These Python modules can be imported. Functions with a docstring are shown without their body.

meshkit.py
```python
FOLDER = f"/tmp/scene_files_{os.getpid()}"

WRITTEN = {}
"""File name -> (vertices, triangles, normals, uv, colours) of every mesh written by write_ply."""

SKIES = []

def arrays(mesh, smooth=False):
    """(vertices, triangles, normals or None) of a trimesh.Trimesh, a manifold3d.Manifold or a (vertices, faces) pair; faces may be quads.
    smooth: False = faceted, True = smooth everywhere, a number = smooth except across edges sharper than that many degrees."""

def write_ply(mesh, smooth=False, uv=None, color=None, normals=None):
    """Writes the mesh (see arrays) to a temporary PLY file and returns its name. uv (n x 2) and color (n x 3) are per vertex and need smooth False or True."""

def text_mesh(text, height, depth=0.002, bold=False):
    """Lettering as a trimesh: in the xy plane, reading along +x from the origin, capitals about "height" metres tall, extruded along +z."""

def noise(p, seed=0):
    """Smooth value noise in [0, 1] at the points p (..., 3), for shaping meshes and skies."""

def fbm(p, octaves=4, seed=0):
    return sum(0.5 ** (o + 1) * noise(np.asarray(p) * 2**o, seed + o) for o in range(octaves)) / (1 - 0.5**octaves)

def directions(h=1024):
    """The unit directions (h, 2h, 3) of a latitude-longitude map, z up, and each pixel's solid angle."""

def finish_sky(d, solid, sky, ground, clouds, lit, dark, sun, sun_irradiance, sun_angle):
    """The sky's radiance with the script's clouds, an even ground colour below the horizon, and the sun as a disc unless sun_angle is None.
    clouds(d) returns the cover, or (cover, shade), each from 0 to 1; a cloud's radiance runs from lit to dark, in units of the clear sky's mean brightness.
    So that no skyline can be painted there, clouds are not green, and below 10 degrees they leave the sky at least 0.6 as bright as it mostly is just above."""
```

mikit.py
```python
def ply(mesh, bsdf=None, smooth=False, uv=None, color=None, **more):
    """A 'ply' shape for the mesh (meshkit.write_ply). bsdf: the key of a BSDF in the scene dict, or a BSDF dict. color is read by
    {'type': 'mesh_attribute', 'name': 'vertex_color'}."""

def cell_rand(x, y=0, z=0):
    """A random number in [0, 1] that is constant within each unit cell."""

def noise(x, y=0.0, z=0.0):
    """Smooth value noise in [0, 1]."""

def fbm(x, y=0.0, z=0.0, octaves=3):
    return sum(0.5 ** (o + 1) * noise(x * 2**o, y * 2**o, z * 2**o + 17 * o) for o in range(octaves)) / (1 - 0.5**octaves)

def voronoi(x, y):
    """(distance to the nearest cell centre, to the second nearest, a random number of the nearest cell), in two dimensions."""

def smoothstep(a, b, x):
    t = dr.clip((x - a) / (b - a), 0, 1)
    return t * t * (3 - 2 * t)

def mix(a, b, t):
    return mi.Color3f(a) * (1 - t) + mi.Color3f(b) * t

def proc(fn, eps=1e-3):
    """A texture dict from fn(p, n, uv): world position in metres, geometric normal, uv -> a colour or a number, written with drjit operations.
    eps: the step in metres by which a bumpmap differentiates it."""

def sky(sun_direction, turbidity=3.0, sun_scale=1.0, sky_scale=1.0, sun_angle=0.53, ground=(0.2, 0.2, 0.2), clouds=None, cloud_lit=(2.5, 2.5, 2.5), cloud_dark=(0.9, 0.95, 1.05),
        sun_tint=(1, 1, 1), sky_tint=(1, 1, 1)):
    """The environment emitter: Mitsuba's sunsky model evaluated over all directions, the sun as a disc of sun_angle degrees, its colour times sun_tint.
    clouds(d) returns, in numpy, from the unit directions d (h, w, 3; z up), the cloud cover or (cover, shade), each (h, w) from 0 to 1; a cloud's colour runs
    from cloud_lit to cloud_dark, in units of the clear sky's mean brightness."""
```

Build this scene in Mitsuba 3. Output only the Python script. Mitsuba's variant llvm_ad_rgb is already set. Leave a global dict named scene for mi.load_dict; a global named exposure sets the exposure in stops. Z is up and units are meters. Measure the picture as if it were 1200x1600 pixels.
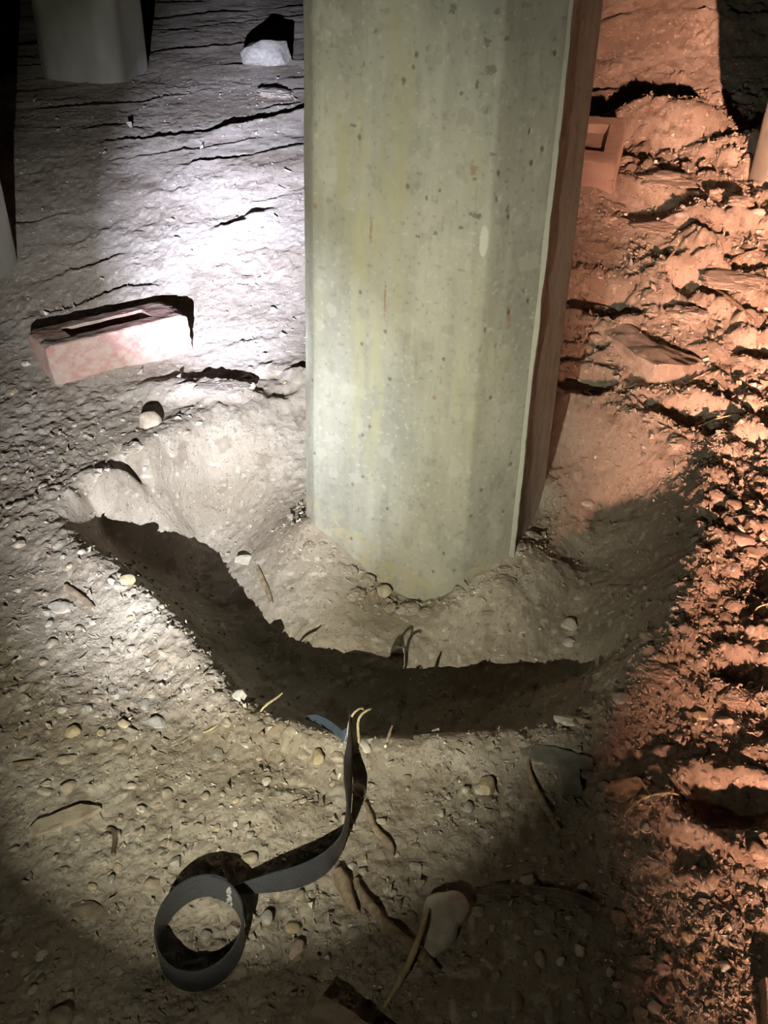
import math
import numpy as np, trimesh, manifold3d as m3
import mitsuba as mi, drjit as dr
import mikit, meshkit
from scipy.interpolate import RBFInterpolator
from scipy.ndimage import map_coordinates, gaussian_filter
from scipy.spatial import cKDTree
from shapely.geometry import Polygon, Point, MultiPoint
import shapely

T = mi.ScalarTransform4f
scene, labels = {}, {}

# ------------------------------------------------------------------ camera
EYE = np.array([0.0, 0.0, 0.58])
FOC = 1520.0                                   # focal length in pixels of the 1200 x 1600 frame
_down = np.array([-60.0, 2200.0, FOC]); _down /= np.linalg.norm(_down)
_fy = np.array([0, 0, 1.0]) - _down[2] * _down; _fy /= np.linalg.norm(_fy)
ROT = np.stack([np.cross(_down, _fy), _fy, -_down])          # camera axes (right, down, forward) -> world
fwd, up = ROT @ [0, 0, 1.0], ROT @ [0, -1.0, 0]
scene['camera'] = {'type': 'perspective', 'fov': math.degrees(2 * math.atan(600 / FOC)), 'fov_axis': 'x', 'near_clip': 0.02, 'far_clip': 100.0,
                   'to_world': T().look_at(origin=EYE.tolist(), target=(EYE + fwd).tolist(), up=up.tolist())}
# ------------------------------------------------------------------ lights: an LED torch held low beside the camera, a warm work lamp at the right
exposure = 0.0
TORCH = [-0.125, -0.02, 0.31]


def beam(az, el):
    a, e = math.radians(az), math.radians(el)
    return T().look_at(origin=TORCH, target=[TORCH[0] + math.sin(a) * math.cos(e), TORCH[1] + math.cos(a) * math.cos(e), TORCH[2] + math.sin(e)], up=[0, 0, 1])


# an LED torch: bluish hot spot, yellower corona round it, wide faint spill
scene['torch_hot_spot'] = {'type': 'spot', 'to_world': beam(-4.7, -8.6), 'intensity': {'type': 'rgb', 'value': [53.0, 55.5, 77.0]}, 'cutoff_angle': 8.0, 'beam_width': 1.0}
scene['torch_halo'] = {'type': 'spot', 'to_world': beam(-5, -14), 'intensity': {'type': 'rgb', 'value': [9.0, 9.4, 11.0]}, 'cutoff_angle': 16.0, 'beam_width': 2.0}
scene['torch_corona'] = {'type': 'spot', 'to_world': beam(3, -14), 'intensity': {'type': 'rgb', 'value': [3.1, 2.95, 2.3]}, 'cutoff_angle': 27.5, 'beam_width': 8.0}
scene['torch_upper_spill'] = {'type': 'spot', 'to_world': beam(5, 12), 'intensity': {'type': 'rgb', 'value': [0.85, 0.83, 0.68]}, 'cutoff_angle': 32.0, 'beam_width': 6.0}
scene['torch_spill'] = {'type': 'spot', 'to_world': beam(-5, -5), 'intensity': {'type': 'rgb', 'value': [0.12, 0.108, 0.078]}, 'cutoff_angle': 65.0, 'beam_width': 20.0}
LAMP = np.array([0.05, -2.0, 0.58])                                   # a warm work lamp well behind the camera, its left barn door cutting the beam at the column
LAMP_AIM = LAMP + 3.0 * np.array([math.sin(math.radians(13.5)), math.cos(math.radians(13.5)), -math.tan(math.radians(8))])
LAMP_RADIANCE = [80000.0, 38600.0, 26400.0]

rng = np.random.default_rng(11)


def ray(px, py):
    return ROT @ np.array([px - 600.0, py - 800.0, FOC])


def flat(px, py, z=0.0):
    """The point of the level z that stands at this place of the photograph."""
    r = ray(px, py)
    return EYE + r * ((z - EYE[2]) / r[2])


# ------------------------------------------------------------------ materials
noise, fbm, voronoi, cell_rand, smoothstep, mix = mikit.noise, mikit.fbm, mikit.voronoi, mikit.cell_rand, mikit.smoothstep, mikit.mix


def soil_colour(p, n, uv):
    a = fbm(p.x * 9, p.y * 9, p.z * 9, 3)
    b = noise(p.x * 140, p.y * 140, p.z * 140)
    c = noise(p.x * 520, p.y * 520, p.z * 520)
    col = mix((0.285, 0.243, 0.190), (0.430, 0.385, 0.320), smoothstep(0.3, 0.72, a))
    d = fbm(p.x * 46 + 7, p.y * 46, p.z * 46, 3)
    col = mix(col, (0.215, 0.172, 0.128), smoothstep(0.56, 0.72, d) * 0.6)
    col = mix(col, (0.54, 0.50, 0.43), smoothstep(0.70, 0.92, b) * 0.6)
    col = mix(col, (0.62, 0.59, 0.51), smoothstep(0.86, 0.96, noise(p.x * 330, p.y * 330 + 9, p.z * 330)) * 0.7)
    col = mix(col, (0.150, 0.122, 0.092), smoothstep(0.68, 0.92, c) * 0.55)
    return col


def soil_bump(p, n, uv):
    return 0.0016 * fbm(p.x * 210, p.y * 210, p.z * 210, 3) + 0.0007 * noise(p.x * 800, p.y * 800, p.z * 800)


scene['soil'] = {'type': 'bumpmap', 'bump': mikit.proc(soil_bump, 0.0006), 'scale': 1.0,
                 'bsdf': {'type': 'principled', 'base_color': mikit.proc(soil_colour), 'roughness': 0.85, 'specular': 0.25}}


def stone_material(name, a, b, rough=0.55, spec=0.4, f=160):
    def colour(p, n, uv):
        t = fbm(p.x * f, p.y * f, p.z * f, 3)
        s = noise(p.x * 900, p.y * 900, p.z * 900)
        return mix(mix(a, b, smoothstep(0.3, 0.7, t)), tuple(0.45 * x for x in a), smoothstep(0.78, 0.95, s) * 0.6)
    scene[name] = {'type': 'principled', 'base_color': mikit.proc(colour), 'roughness': rough, 'specular': spec}


stone_material('tan_stone', (0.33, 0.275, 0.205), (0.45, 0.385, 0.30))
stone_material('grey_stone', (0.29, 0.275, 0.24), (0.41, 0.39, 0.345))
stone_material('pale_stone', (0.46, 0.42, 0.355), (0.60, 0.56, 0.48))
stone_material('yellow_stone', (0.40, 0.325, 0.20), (0.51, 0.435, 0.29))
stone_material('brown_stone', (0.24, 0.195, 0.145), (0.36, 0.30, 0.235))
stone_material('pink_stone', (0.42, 0.32, 0.27), (0.52, 0.41, 0.35))
stone_material('root_wood', (0.21, 0.16, 0.11), (0.33, 0.26, 0.18), 0.8, 0.2, 260)
stone_material('dark_bark', (0.12, 0.095, 0.07), (0.20, 0.16, 0.12), 0.8, 0.2, 200)
stone_material('dry_straw', (0.42, 0.34, 0.19), (0.58, 0.48, 0.30), 0.6, 0.3, 200)
stone_material('grey_scrap', (0.17, 0.17, 0.145), (0.24, 0.235, 0.20), 0.6, 0.3, 120)


def gravel_colour(p, n, uv):
    r = cell_rand(p.x * 160, p.y * 160, p.z * 160)
    q = cell_rand(p.y * 150 + 7, p.x * 150, p.z * 150)
    return mix(mix((0.26, 0.215, 0.16), (0.46, 0.405, 0.325), r), (0.72, 0.68, 0.58), smoothstep(0.90, 0.92, q))


scene['gravel_mix'] = {'type': 'principled', 'base_color': mikit.proc(gravel_colour), 'roughness': 0.5, 'specular': 0.45}

STAIN_BANDS = ((0.047, 0.012, 0.24, 0.22), (0.066, 0.011, 0.20, 0.20), (0.030, 0.010, 0.34, 0.10), (0.085, 0.010, 0.30, 0.12))     # u, half width, middle height, half height: yellow-green runs
PITS = ((.124, .476, .0045, .006), (.093, .433, .0016, .0028), (.084, .420, .0014, .002), (.155, .456, .004, .005), (.171, .459, .004, .003), (.136, .418, .003, .0024),
        (.038, .384, .006, .002), (.110, .333, .002, .003), (.122, .341, .0026, .0026), (.152, .354, .003, .002), (.149, .425, .0022, .005), (.160, .437, .008, .005),
        (.166, .375, .004, .002), (.104, .300, .004, .002), (.120, .305, .004, .003), (.143, .313, .004, .002), (.155, .325, .008, .004), (.185, .330, .003, .006))
RUST = ((.151, .362, .0042, .007), (.002, .313, .004, .0035), (.128, .150, .003, .0035), (.058, .300, .002, .018), (.074, .238, .0015, .020), (.196, .231, .003, .014))


def concrete_colour(p, n, uv):
    u, v = uv.x, uv.y
    wob = (noise(p.x * 40, p.y * 40, v * 14) - 0.5) * 0.010
    cloud = fbm(p.x * 18, p.y * 18, v * 8, 4)
    streak = fbm(p.x * 70, p.y * 70, v * 5.0, 3)
    scratch = noise(p.x * 420, p.y * 420, v * 38)
    fine = fbm(p.x * 300, p.y * 300, v * 210, 3)
    blot = fbm(p.x * 75 + 5, p.y * 75, v * 50, 3)
    col = mix((0.335, 0.335, 0.288), (0.465, 0.458, 0.40), smoothstep(0.25, 0.75, cloud))
    col = mix(col, (0.53, 0.525, 0.47), smoothstep(0.52, 0.78, streak) * 0.40)
    col = mix(col, (0.285, 0.28, 0.24), smoothstep(0.50, 0.24, streak) * 0.35)
    col = mix(col, (0.25, 0.245, 0.21), smoothstep(0.66, 0.98, scratch) * 0.26)
    col = mix(col, (0.62, 0.61, 0.55), smoothstep(0.62, 0.82, fine) * 0.42)
    col = mix(col, (0.22, 0.215, 0.19), smoothstep(0.38, 0.20, fine) * 0.45)
    col = mix(col, (0.56, 0.555, 0.505), smoothstep(0.62, 0.72, blot) * 0.30)
    col = mix(col, (0.27, 0.265, 0.23), smoothstep(0.36, 0.27, blot) * 0.35)
    yellow = smoothstep(0.54, 0.68, fbm(p.x * 30 + 3, p.y * 30, v * 5.5, 4)) * 0.7
    for a, w, h, hh in STAIN_BANDS:
        yellow = dr.maximum(yellow, smoothstep(w, w * 0.25, dr.abs(u + wob - a)) * smoothstep(hh, hh * 0.4, dr.abs(v - h + wob * 4)))
    col = mix(col, (0.43, 0.42, 0.265), yellow * (0.12 + 0.60 * smoothstep(0.3, 0.7, fbm(u * 120, v * 30, 3.0, 3))))
    # the tide mark of the soil that was dug away
    line = -0.030 - 0.052 * smoothstep(0.01, 0.115, u) + 0.048 * smoothstep(0.14, 0.25, u) + wob * 1.4
    mark = smoothstep(0.036, 0.020, v - line) * smoothstep(0.35, 0.6, fbm(u * 130, v * 130, 1.0, 3))
    col = mix(col, (0.47, 0.415, 0.27), mark * (0.15 + 0.55 * smoothstep(0.35, 0.65, fbm(u * 70, v * 90, 4.0, 3))))
    rough_edge = (fbm(u * 600, v * 600, 2.0, 3) - 0.5) * 1.5
    for a, h, w, hh in PITS:
        d = dr.sqrt(dr.square((u - a) / w) + dr.square((v - h) / hh))
        col = mix(col, (0.11, 0.105, 0.09), smoothstep(0.85, 0.35, d + rough_edge * 0.7) * 0.62)
    for a, h, w, hh in RUST:
        d = dr.sqrt(dr.square((u - a) / w) + dr.square((v - h) / hh))
        col = mix(col, (0.33, 0.17, 0.085), smoothstep(1.0, 0.3, d + rough_edge) * 0.6)
    d = dr.sqrt(dr.square((u - .165) / .0042) + dr.square((v - .304) / .014))
    col = mix(col, (0.60, 0.61, 0.56), smoothstep(1.05, 0.85, d + rough_edge * 0.35))
    d1, d2, r = voronoi(u * 75, v * 60)
    col = mix(col, (0.14, 0.14, 0.12), smoothstep(0.16, 0.07, d1 + rough_edge * 0.05) * smoothstep(0.93, 0.96, r) * 0.7)
    return col * mi.Color3f(0.70, 0.70, 0.67)


def concrete_bump(p, n, uv):
    d1, d2, r = voronoi(uv.x * 75, uv.y * 60)
    pit = smoothstep(0.2, 0.06, d1) * smoothstep(0.86, 0.90, r)
    return 0.0005 * fbm(p.x * 300, p.y * 300, p.z * 170, 3) + 0.0010 * fbm(p.x * 50, p.y * 50, p.z * 20, 2) - 0.0012 * pit


scene['concrete'] = {'type': 'bumpmap', 'bump': mikit.proc(concrete_bump, 0.0006), 'scale': 1.0,
                     'bsdf': {'type': 'principled', 'base_color': mikit.proc(concrete_colour), 'roughness': 0.62, 'specular': 0.35}}


def plain_concrete(p, n, uv):
    return mix((0.24, 0.24, 0.20), (0.32, 0.315, 0.27), smoothstep(0.3, 0.7, fbm(p.x * 20, p.y * 20, p.z * 7, 3)))


scene['far_concrete'] = {'type': 'principled', 'base_color': mikit.proc(plain_concrete), 'roughness': 0.7, 'specular': 0.3}
scene['seam_concrete'] = {'type': 'principled', 'base_color': {'type': 'rgb', 'value': [0.33, 0.33, 0.28]}, 'roughness': 0.7}


def brick_colour(p, n, uv):
    t = fbm(p.x * 130, p.y * 130, p.z * 130, 4)
    s = noise(p.x * 420, p.y * 420, p.z * 420)
    q = fbm(p.x * 22 + 3, p.y * 22, p.z * 22, 2)
    col = mix((0.50, 0.275, 0.215), (0.56, 0.41, 0.32), smoothstep(0.32, 0.68, t))
    col = mix(col, (0.58, 0.48, 0.38), smoothstep(0.45, 0.75, q) * 0.6)
    return mix(col, (0.66, 0.56, 0.46), smoothstep(0.72, 0.95, s) * 0.5) * 0.60


def dusty_brick_colour(p, n, uv):
    return mix(brick_colour(p, n, uv), (0.37, 0.31, 0.25), 0.62)


def brick_bump(p, n, uv):
    return 0.0009 * fbm(p.x * 260, p.y * 260, p.z * 260, 3)


scene['brick_clay'] = {'type': 'bumpmap', 'bump': mikit.proc(brick_bump, 0.0006), 'scale': 1.0,
                       'bsdf': {'type': 'principled', 'base_color': mikit.proc(brick_colour), 'roughness': 0.85, 'specular': 0.25}}

scene['dusty_brick'] = {'type': 'bumpmap', 'bump': mikit.proc(brick_bump, 0.0006), 'scale': 1.0,
                        'bsdf': {'type': 'principled', 'base_color': mikit.proc(dusty_brick_colour), 'roughness': 0.9, 'specular': 0.2}}


def webbing_colour(p, n, uv):
    w = noise(p.x * 1400, p.y * 1400, p.z * 1400)
    return mix((0.030, 0.032, 0.037), (0.062, 0.066, 0.074), w)


scene['webbing'] = {'type': 'twosided', 'bsdf': {'type': 'principled', 'base_color': mikit.proc(webbing_colour), 'roughness': 0.45, 'specular': 0.5}}
scene['blue_end'] = {'type': 'twosided', 'bsdf': {'type': 'principled', 'base_color': {'type': 'rgb', 'value': [0.065, 0.085, 0.12]}, 'roughness': 0.35, 'specular': 0.6}}
scene['white_wear'] = {'type': 'principled', 'base_color': {'type': 'rgb', 'value': [0.42, 0.43, 0.44]}, 'roughness': 0.6}
scene['lamp_black'] = {'type': 'twosided', 'bsdf': {'type': 'diffuse', 'reflectance': {'type': 'rgb', 'value': [0.02, 0.02, 0.02]}}}

# ------------------------------------------------------------------ the pit dug around the column: its plan and its depths
COL = dict(cx=.055, cy=.93, w=.114, c=.042, c2=.018, rot=math.radians(-21), taper=.0145)


def column_corners(z=0.0, cx=.055, cy=.93, w=.114, c=.042, c2=.018, rot=0.0, taper=.0145):
    W = w - taper * z
    loc = np.array([(-W + c2, -W), (W - c, -W), (W, -W + c), (W, W - c), (W - c, W), (-W + c, W), (-W, W - c), (-W, -W + c2)])
    ca, sa = math.cos(rot), math.sin(rot)
    return loc @ np.array([[ca, sa], [-sa, ca]]) + [cx, cy]


RIM = [(75, 805), (130, 850), (180, 880), (245, 935), (300, 985), (330, 1030), (375, 1085), (430, 1112), (480, 1135), (560, 1150), (650, 1150), (740, 1146), (820, 1140), (880, 1130), (935, 1095),
       (985, 1040), (1030, 990), (1060, 920), (1085, 850), (1100, 780), (1090, 720), (1045, 685), (980, 650), (900, 620), (800, 590), (640, 570), (480, 588), (400, 615), (320, 655), (250, 700), (190, 735), (115, 775)]
rim_xy = np.array([flat(*p)[:2] for p in RIM])
rim_poly = Polygon(rim_xy)
DEPTHS = [  # px, py, z of points of the pit
    (300, 930, -.108), (230, 880, -.095), (400, 1030, -.112), (165, 840, -.060), (460, 1075, -.112), (560, 1105, -.112), (700, 1095, -.112), (800, 1085, -.110), (900, 1065, -.100), (500, 1060, -.110), (350, 960, -.112),
    (345, 850, -.105), (290, 810, -.085), (215, 785, -.055), (378, 880, -.100), (150, 795, -.030),
    (330, 760, -.066), (420, 765, -.066), (455, 700, -.038), (472, 775, -.055), (400, 690, -.026), (480, 640, -.020),
    (390, 868, -.085), (430, 905, -.080), (470, 850, -.050), (440, 960, -.090), (520, 935, -.076), (560, 990, -.082), (610, 1040, -.092), (500, 1010, -.092), (700, 985, -.082), (760, 1025, -.092), (820, 960, -.068), (880, 1005, -.092), (860, 880, -.052), (905, 830, -.058),
    (483, 808, -.024), (540, 860, -.054), (600, 908, -.088), (640, 928, -.098), (672, 932, -.098), (722, 905, -.056), (808, 850, -.030), (850, 790, -.052), (640, 965, -.092), (560, 900, -.074),
    (935, 800, -.062), (912, 885, -.085), (893, 970, -.092), (925, 1035, -.085), (1000, 800, -.045), (990, 900, -.052), (950, 990, -.058), (1040, 840, -.022), (965, 700, -.018), (900, 720, -.040), (1030, 745, -.022),
]
ctrl = [flat(a, b, z) for a, b, z in DEPTHS]
dense = rim_poly.exterior
for s in np.linspace(0, dense.length, 90, endpoint=False):
    q = dense.interpolate(s); ctrl.append((q.x, q.y, 0.004))
for s in np.linspace(0, rim_poly.buffer(.05).exterior.length, 60, endpoint=False):
    q = rim_poly.buffer(.05).exterior.interpolate(s); ctrl.append((q.x, q.y, 0.001))
for s in np.linspace(0, rim_poly.buffer(.16).exterior.length, 40, endpoint=False):
    q = rim_poly.buffer(.16).exterior.interpolate(s); ctrl.append((q.x, q.y, 0.0))
front = np.array([flat(*p)[:2] for p in RIM[1:15]])                    # the spade-cut near wall
mid = np.array([0.0, 0.80])
for i in range(len(front) - 1):
    for t in (0.0, 0.5):
        e = front[i] * (1 - t) + front[i + 1] * t
        tang = front[i + 1] - front[i]; nrm = np.array([-tang[1], tang[0]]); nrm /= np.linalg.norm(nrm)
        nrm *= np.sign(nrm @ (mid - e))
        ctrl.append((*(e + nrm * .030), -.075 if i > 1 else -.04))
back = np.array(column_corners(**COL))
for p in back[3:7]:
    ctrl.append((p[0], p[1], -.03))
ctrl = np.array(ctrl)
_, keep = np.unique(np.round(ctrl[:, :2], 3), axis=0, return_index=True)
ctrl = ctrl[np.sort(keep)]
X0, X1, Y0, Y1, NM = -.85, .85, .25, 1.55, 261
gx, gy = np.meshgrid(np.linspace(X0, X1, NM), np.linspace(Y0, Y1, NM))
macro = RBFInterpolator(ctrl[:, :2], ctrl[:, 2], kernel='linear')(np.stack([gx.ravel(), gy.ravel()], 1)).reshape(NM, NM)
inside = shapely.contains_xy(rim_poly, gx, gy)
edge_d = cKDTree(np.array([dense.interpolate(s).coords[0] for s in np.linspace(0, dense.length, 2500)])).query(np.stack([gx.ravel(), gy.ravel()], 1))[0].reshape(NM, NM) * np.where(inside, 1, -1)
macro *= np.clip(1 + (edge_d + .02) / .12, 0, 1)
macro = gaussian_filter(macro, 0.8)


def sm(a, b, x):
    t = np.clip((x - a) / (b - a), 0, 1)
    return t * t * (3 - 2 * t)


def fb(x, y, f, octaves=3, seed=0):
    return meshkit.fbm(np.stack([x * f, y * f, np.full_like(x, .37 + seed)], -1), octaves, seed) - 0.5


def cell_hash(i, j, k, seed):
    h = (i.astype(np.int64) * 374761393 + j.astype(np.int64) * 668265263 + (k + 31 * seed) * 2147483647) & 0xFFFFFFFF
    h = ((h ^ (h >> 13)) * 1274126177) & 0xFFFFFFFF
    return ((h ^ (h >> 16)) & 0xFFFFFF) / 16777215.0


def cells(x, y, size, seed, cover=0.5):
    """Lumps: one rounded crumb per jittered cell, of random size and height."""
    i, j = np.floor(x / size), np.floor(y / size)
    out = np.zeros_like(x)
    for a in (-1, 0, 1):
        for b in (-1, 0, 1):
            ci, cj = i + a, j + b
            h = [cell_hash(ci, cj, k, seed) for k in range(4)]
            r = (0.25 + 0.45 * h[2]) * size * (h[3] < cover)
            d2 = (x - (ci + h[0]) * size) ** 2 + (y - (cj + h[1]) * size) ** 2
            out = np.maximum(out, np.sqrt(np.maximum(r * r - d2, 0)) * 0.8)
    return out


BUMPS = [(*flat(px, py)[:2], rx, ry, h) for px, py, rx, ry, h in ((1025, 296, .16, .10, .060), (1160, 330, .14, .08, .040), (1180, 452, .16, .07, .035), (300, 612, .09, .035, .016), (1090, 420, .12, .06, .022))]
HOLLOWS = [(*flat(px, py)[:2], r, d) for px, py, r, d in ((1160, 452, .085, .040), (1078, 486, .050, .028), (1150, 1258, .038, .024), (1162, 1052, .030, .014), (1128, 798, .022, .016), (1085, 655, .045, .026),
           (935, 500, .060, .030), (1040, 640, .040, .018), (1180, 560, .040, .016), (905, 600, .040, .018), (1000, 400, .070, .022), (1075, 1345, .022, .006), (430, 598, .035, .012))]


def height(x, y):
    x, y = np.asarray(x, float), np.asarray(y, float)
    wx, wy = x + .012 * fb(x, y, 22, 3, 5), y + .012 * fb(x, y, 22, 3, 6)
    at = [(wy - Y0) / (Y1 - Y0) * (NM - 1), (wx - X0) / (X1 - X0) * (NM - 1)]
    z = map_coordinates(macro, at, order=1, mode='constant', cval=0.0)
    e = map_coordinates(edge_d, at, order=1, mode='constant', cval=-.3)
    pit = sm(-.005, .03, e)
    right = sm(.16, .42, x - .12 * (y - .8)) * (1 - pit)
    far = sm(1.15, 1.9, y)
    near = sm(.75, .5, y)
    # broad swells
    z = z + .022 * fb(x, y, 3.2, 2, 1) * sm(.3, 1.3, y) * (1 - pit) + .010 * fb(x, y, 11, 3, 2) * (1 - .6 * pit)
    # raked ridges behind the pit, dropping off on the far side, that run from the left towards the far right
    q = (-.55 * x + .83 * y) + .15 * fb(x, y, 2.3, 3, 3) + .075 * fb(x, y, 11, 4, 4) + .022 * fb(x, y, 48, 3, 19)
    for period, amp, sh in ((.210, .021, .02), (.090, .008, .31)):
        t = q / period + sh
        fr = t - np.floor(t)
        saw = np.where(fr < .90, fr / .90, (1 - fr) / .10) - .5
        amount = sm(.50, .64, fb(x * .8 + y * .5, y * 1.6 - x, 3.4 * (.21 / period) ** .6, 3, 7 + int(period * 100)) + .5)
        z = z + amp * saw * amount * sm(.95, 1.2, y) * (1 - .5 * sm(1.9, 2.6, y)) * (1 - pit) * (1 - .6 * right)
    z = z + .035 * np.maximum(0, y - 1.02) * sm(1.0, 1.5, y) + .075 * sm(1.08, 1.85, y)
    # lumps and crumbs
    rough = .35 + .65 * sm(.40, .62, fb(x, y, 7, 3, 8) + .5)
    loose = (1 - .35 * pit) * (1 - .5 * far * (x < .2)) * rough
    z = z + .0080 * fb(x, y, 42, 4, 9) * loose + .0052 * fb(x, y, 120, 3, 10) * (loose + .35)
    back = right * sm(.85, 1.15, y) * (1 - sm(2.0, 2.4, y))
    z = z + cells(wx, wy, .034, 21, .40) * (.50 * right + .10 * near + .35 * back) * rough + cells(wx, wy, .062, 24, .30) * .30 * back + .016 * fb(x, y, 26, 4, 27) * back + cells(wx, wy, .015, 22, .5) * (.20 + .65 * right) * loose + cells(x, y, .0075, 23, .6) * .45 * (loose + .1)
    for bx_, by_, rx, ry, h in BUMPS:
        q = np.hypot((x - bx_) / rx, (y - by_) / ry) + .5 * fb(x, y, 14, 4, 18)
        z = z + h * sm(1.15, .25, q)
    for hx, hy, r, d in HOLLOWS:
        q = np.hypot((x - hx) / r, (y - hy) / (r * .8)) + 1.3 * fb(x, y, 15, 4, 16)
        z = z - .8 * d * sm(1.15, .4, q) + .25 * d * np.exp(-((q - 1.35) / .28) ** 2)
    # scraped spade marks on the pit's walls
    z = z + .0030 * fb(x * .35 + y * .9, y * .4 - x * .5, 60, 3, 12) * pit
    # the ground climbs at the far right and a little at the far left
    z = z + .22 * np.maximum(0, y - 2.1) * sm(.05, .7, x) * sm(2.0, 2.7, y)
    strata = (y * 1.0 + .10 * x + .10 * fb(x, y, 2.2, 3, 14)) / .17
    fr = strata - np.floor(strata)
    z = z + .014 * sm(.4, .6, fb(x, y, 5, 2, 33) + .5) * np.where(fr < .8, fr / .8, (1 - fr) / .2) * sm(2.1, 2.5, y) * sm(.0, .5, x)
    return z


# ------------------------------------------------------------------ ground mesh
ROWS, COLS = 980, 860
yy = .17 * np.exp(np.linspace(0, 1, ROWS) * math.log(6.2 / .17))
uu = np.linspace(-1, 1, COLS)
gridY = np.repeat(yy[:, None], COLS, 1)
gridX = uu[None, :] * (.30 + .43 * yy[:, None])
gridZ = np.concatenate([height(gridX[i:i + 140], gridY[i:i + 140]) for i in range(0, ROWS, 140)])
idx = np.arange(ROWS * COLS).reshape(ROWS, COLS)
quads = np.stack([idx[:-1, :-1], idx[:-1, 1:], idx[1:, 1:], idx[1:, :-1]], -1).reshape(-1, 4)
scene['ground'] = mikit.ply((np.stack([gridX, gridY, gridZ], -1).reshape(-1, 3), quads), 'soil', smooth=True)
labels['ground'] = {'label': 'bare brown crawl-space soil with a pit dug around the concrete column', 'kind': 'structure'}


def ground_z(x, y):
    """Height of the ground mesh."""
    x, y = np.atleast_1d(np.asarray(x, float)), np.atleast_1d(np.asarray(y, float))
    v = np.log(np.maximum(y, .171) / .17) / math.log(6.2 / .17) * (ROWS - 1)
    u = (x / (.30 + .43 * y) + 1) / 2 * (COLS - 1)
    z = map_coordinates(gridZ, [v, u], order=1, mode='nearest')
    return z if len(z) > 1 else z[0]


def at(px, py):
    """Where the line of sight through this place of the photograph meets the ground."""
    r = ray(px, py); r = r / np.linalg.norm(r)
    t = np.geomspace(.45, 6.0, 4000)
    p = EYE + t[:, None] * r
    hit = np.argmax(p[:, 2] < ground_z(p[:, 0], p[:, 1]))
    return p[hit]


# ------------------------------------------------------------------ helpers
COUNT = {}


def numbered(name, parent=None):
    base = f'{parent}__{name}' if parent else name
    n = COUNT.get(base, 0); COUNT[base] = n + 1
    return base if n == 0 else f'{base}_{n:03d}'


def tag(key, label, cat=None, group=None, kind=None):
    labels[key] = {k: v for k, v in (('label', label), ('category', cat), ('group', group), ('kind', kind)) if v}
    return key


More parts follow.
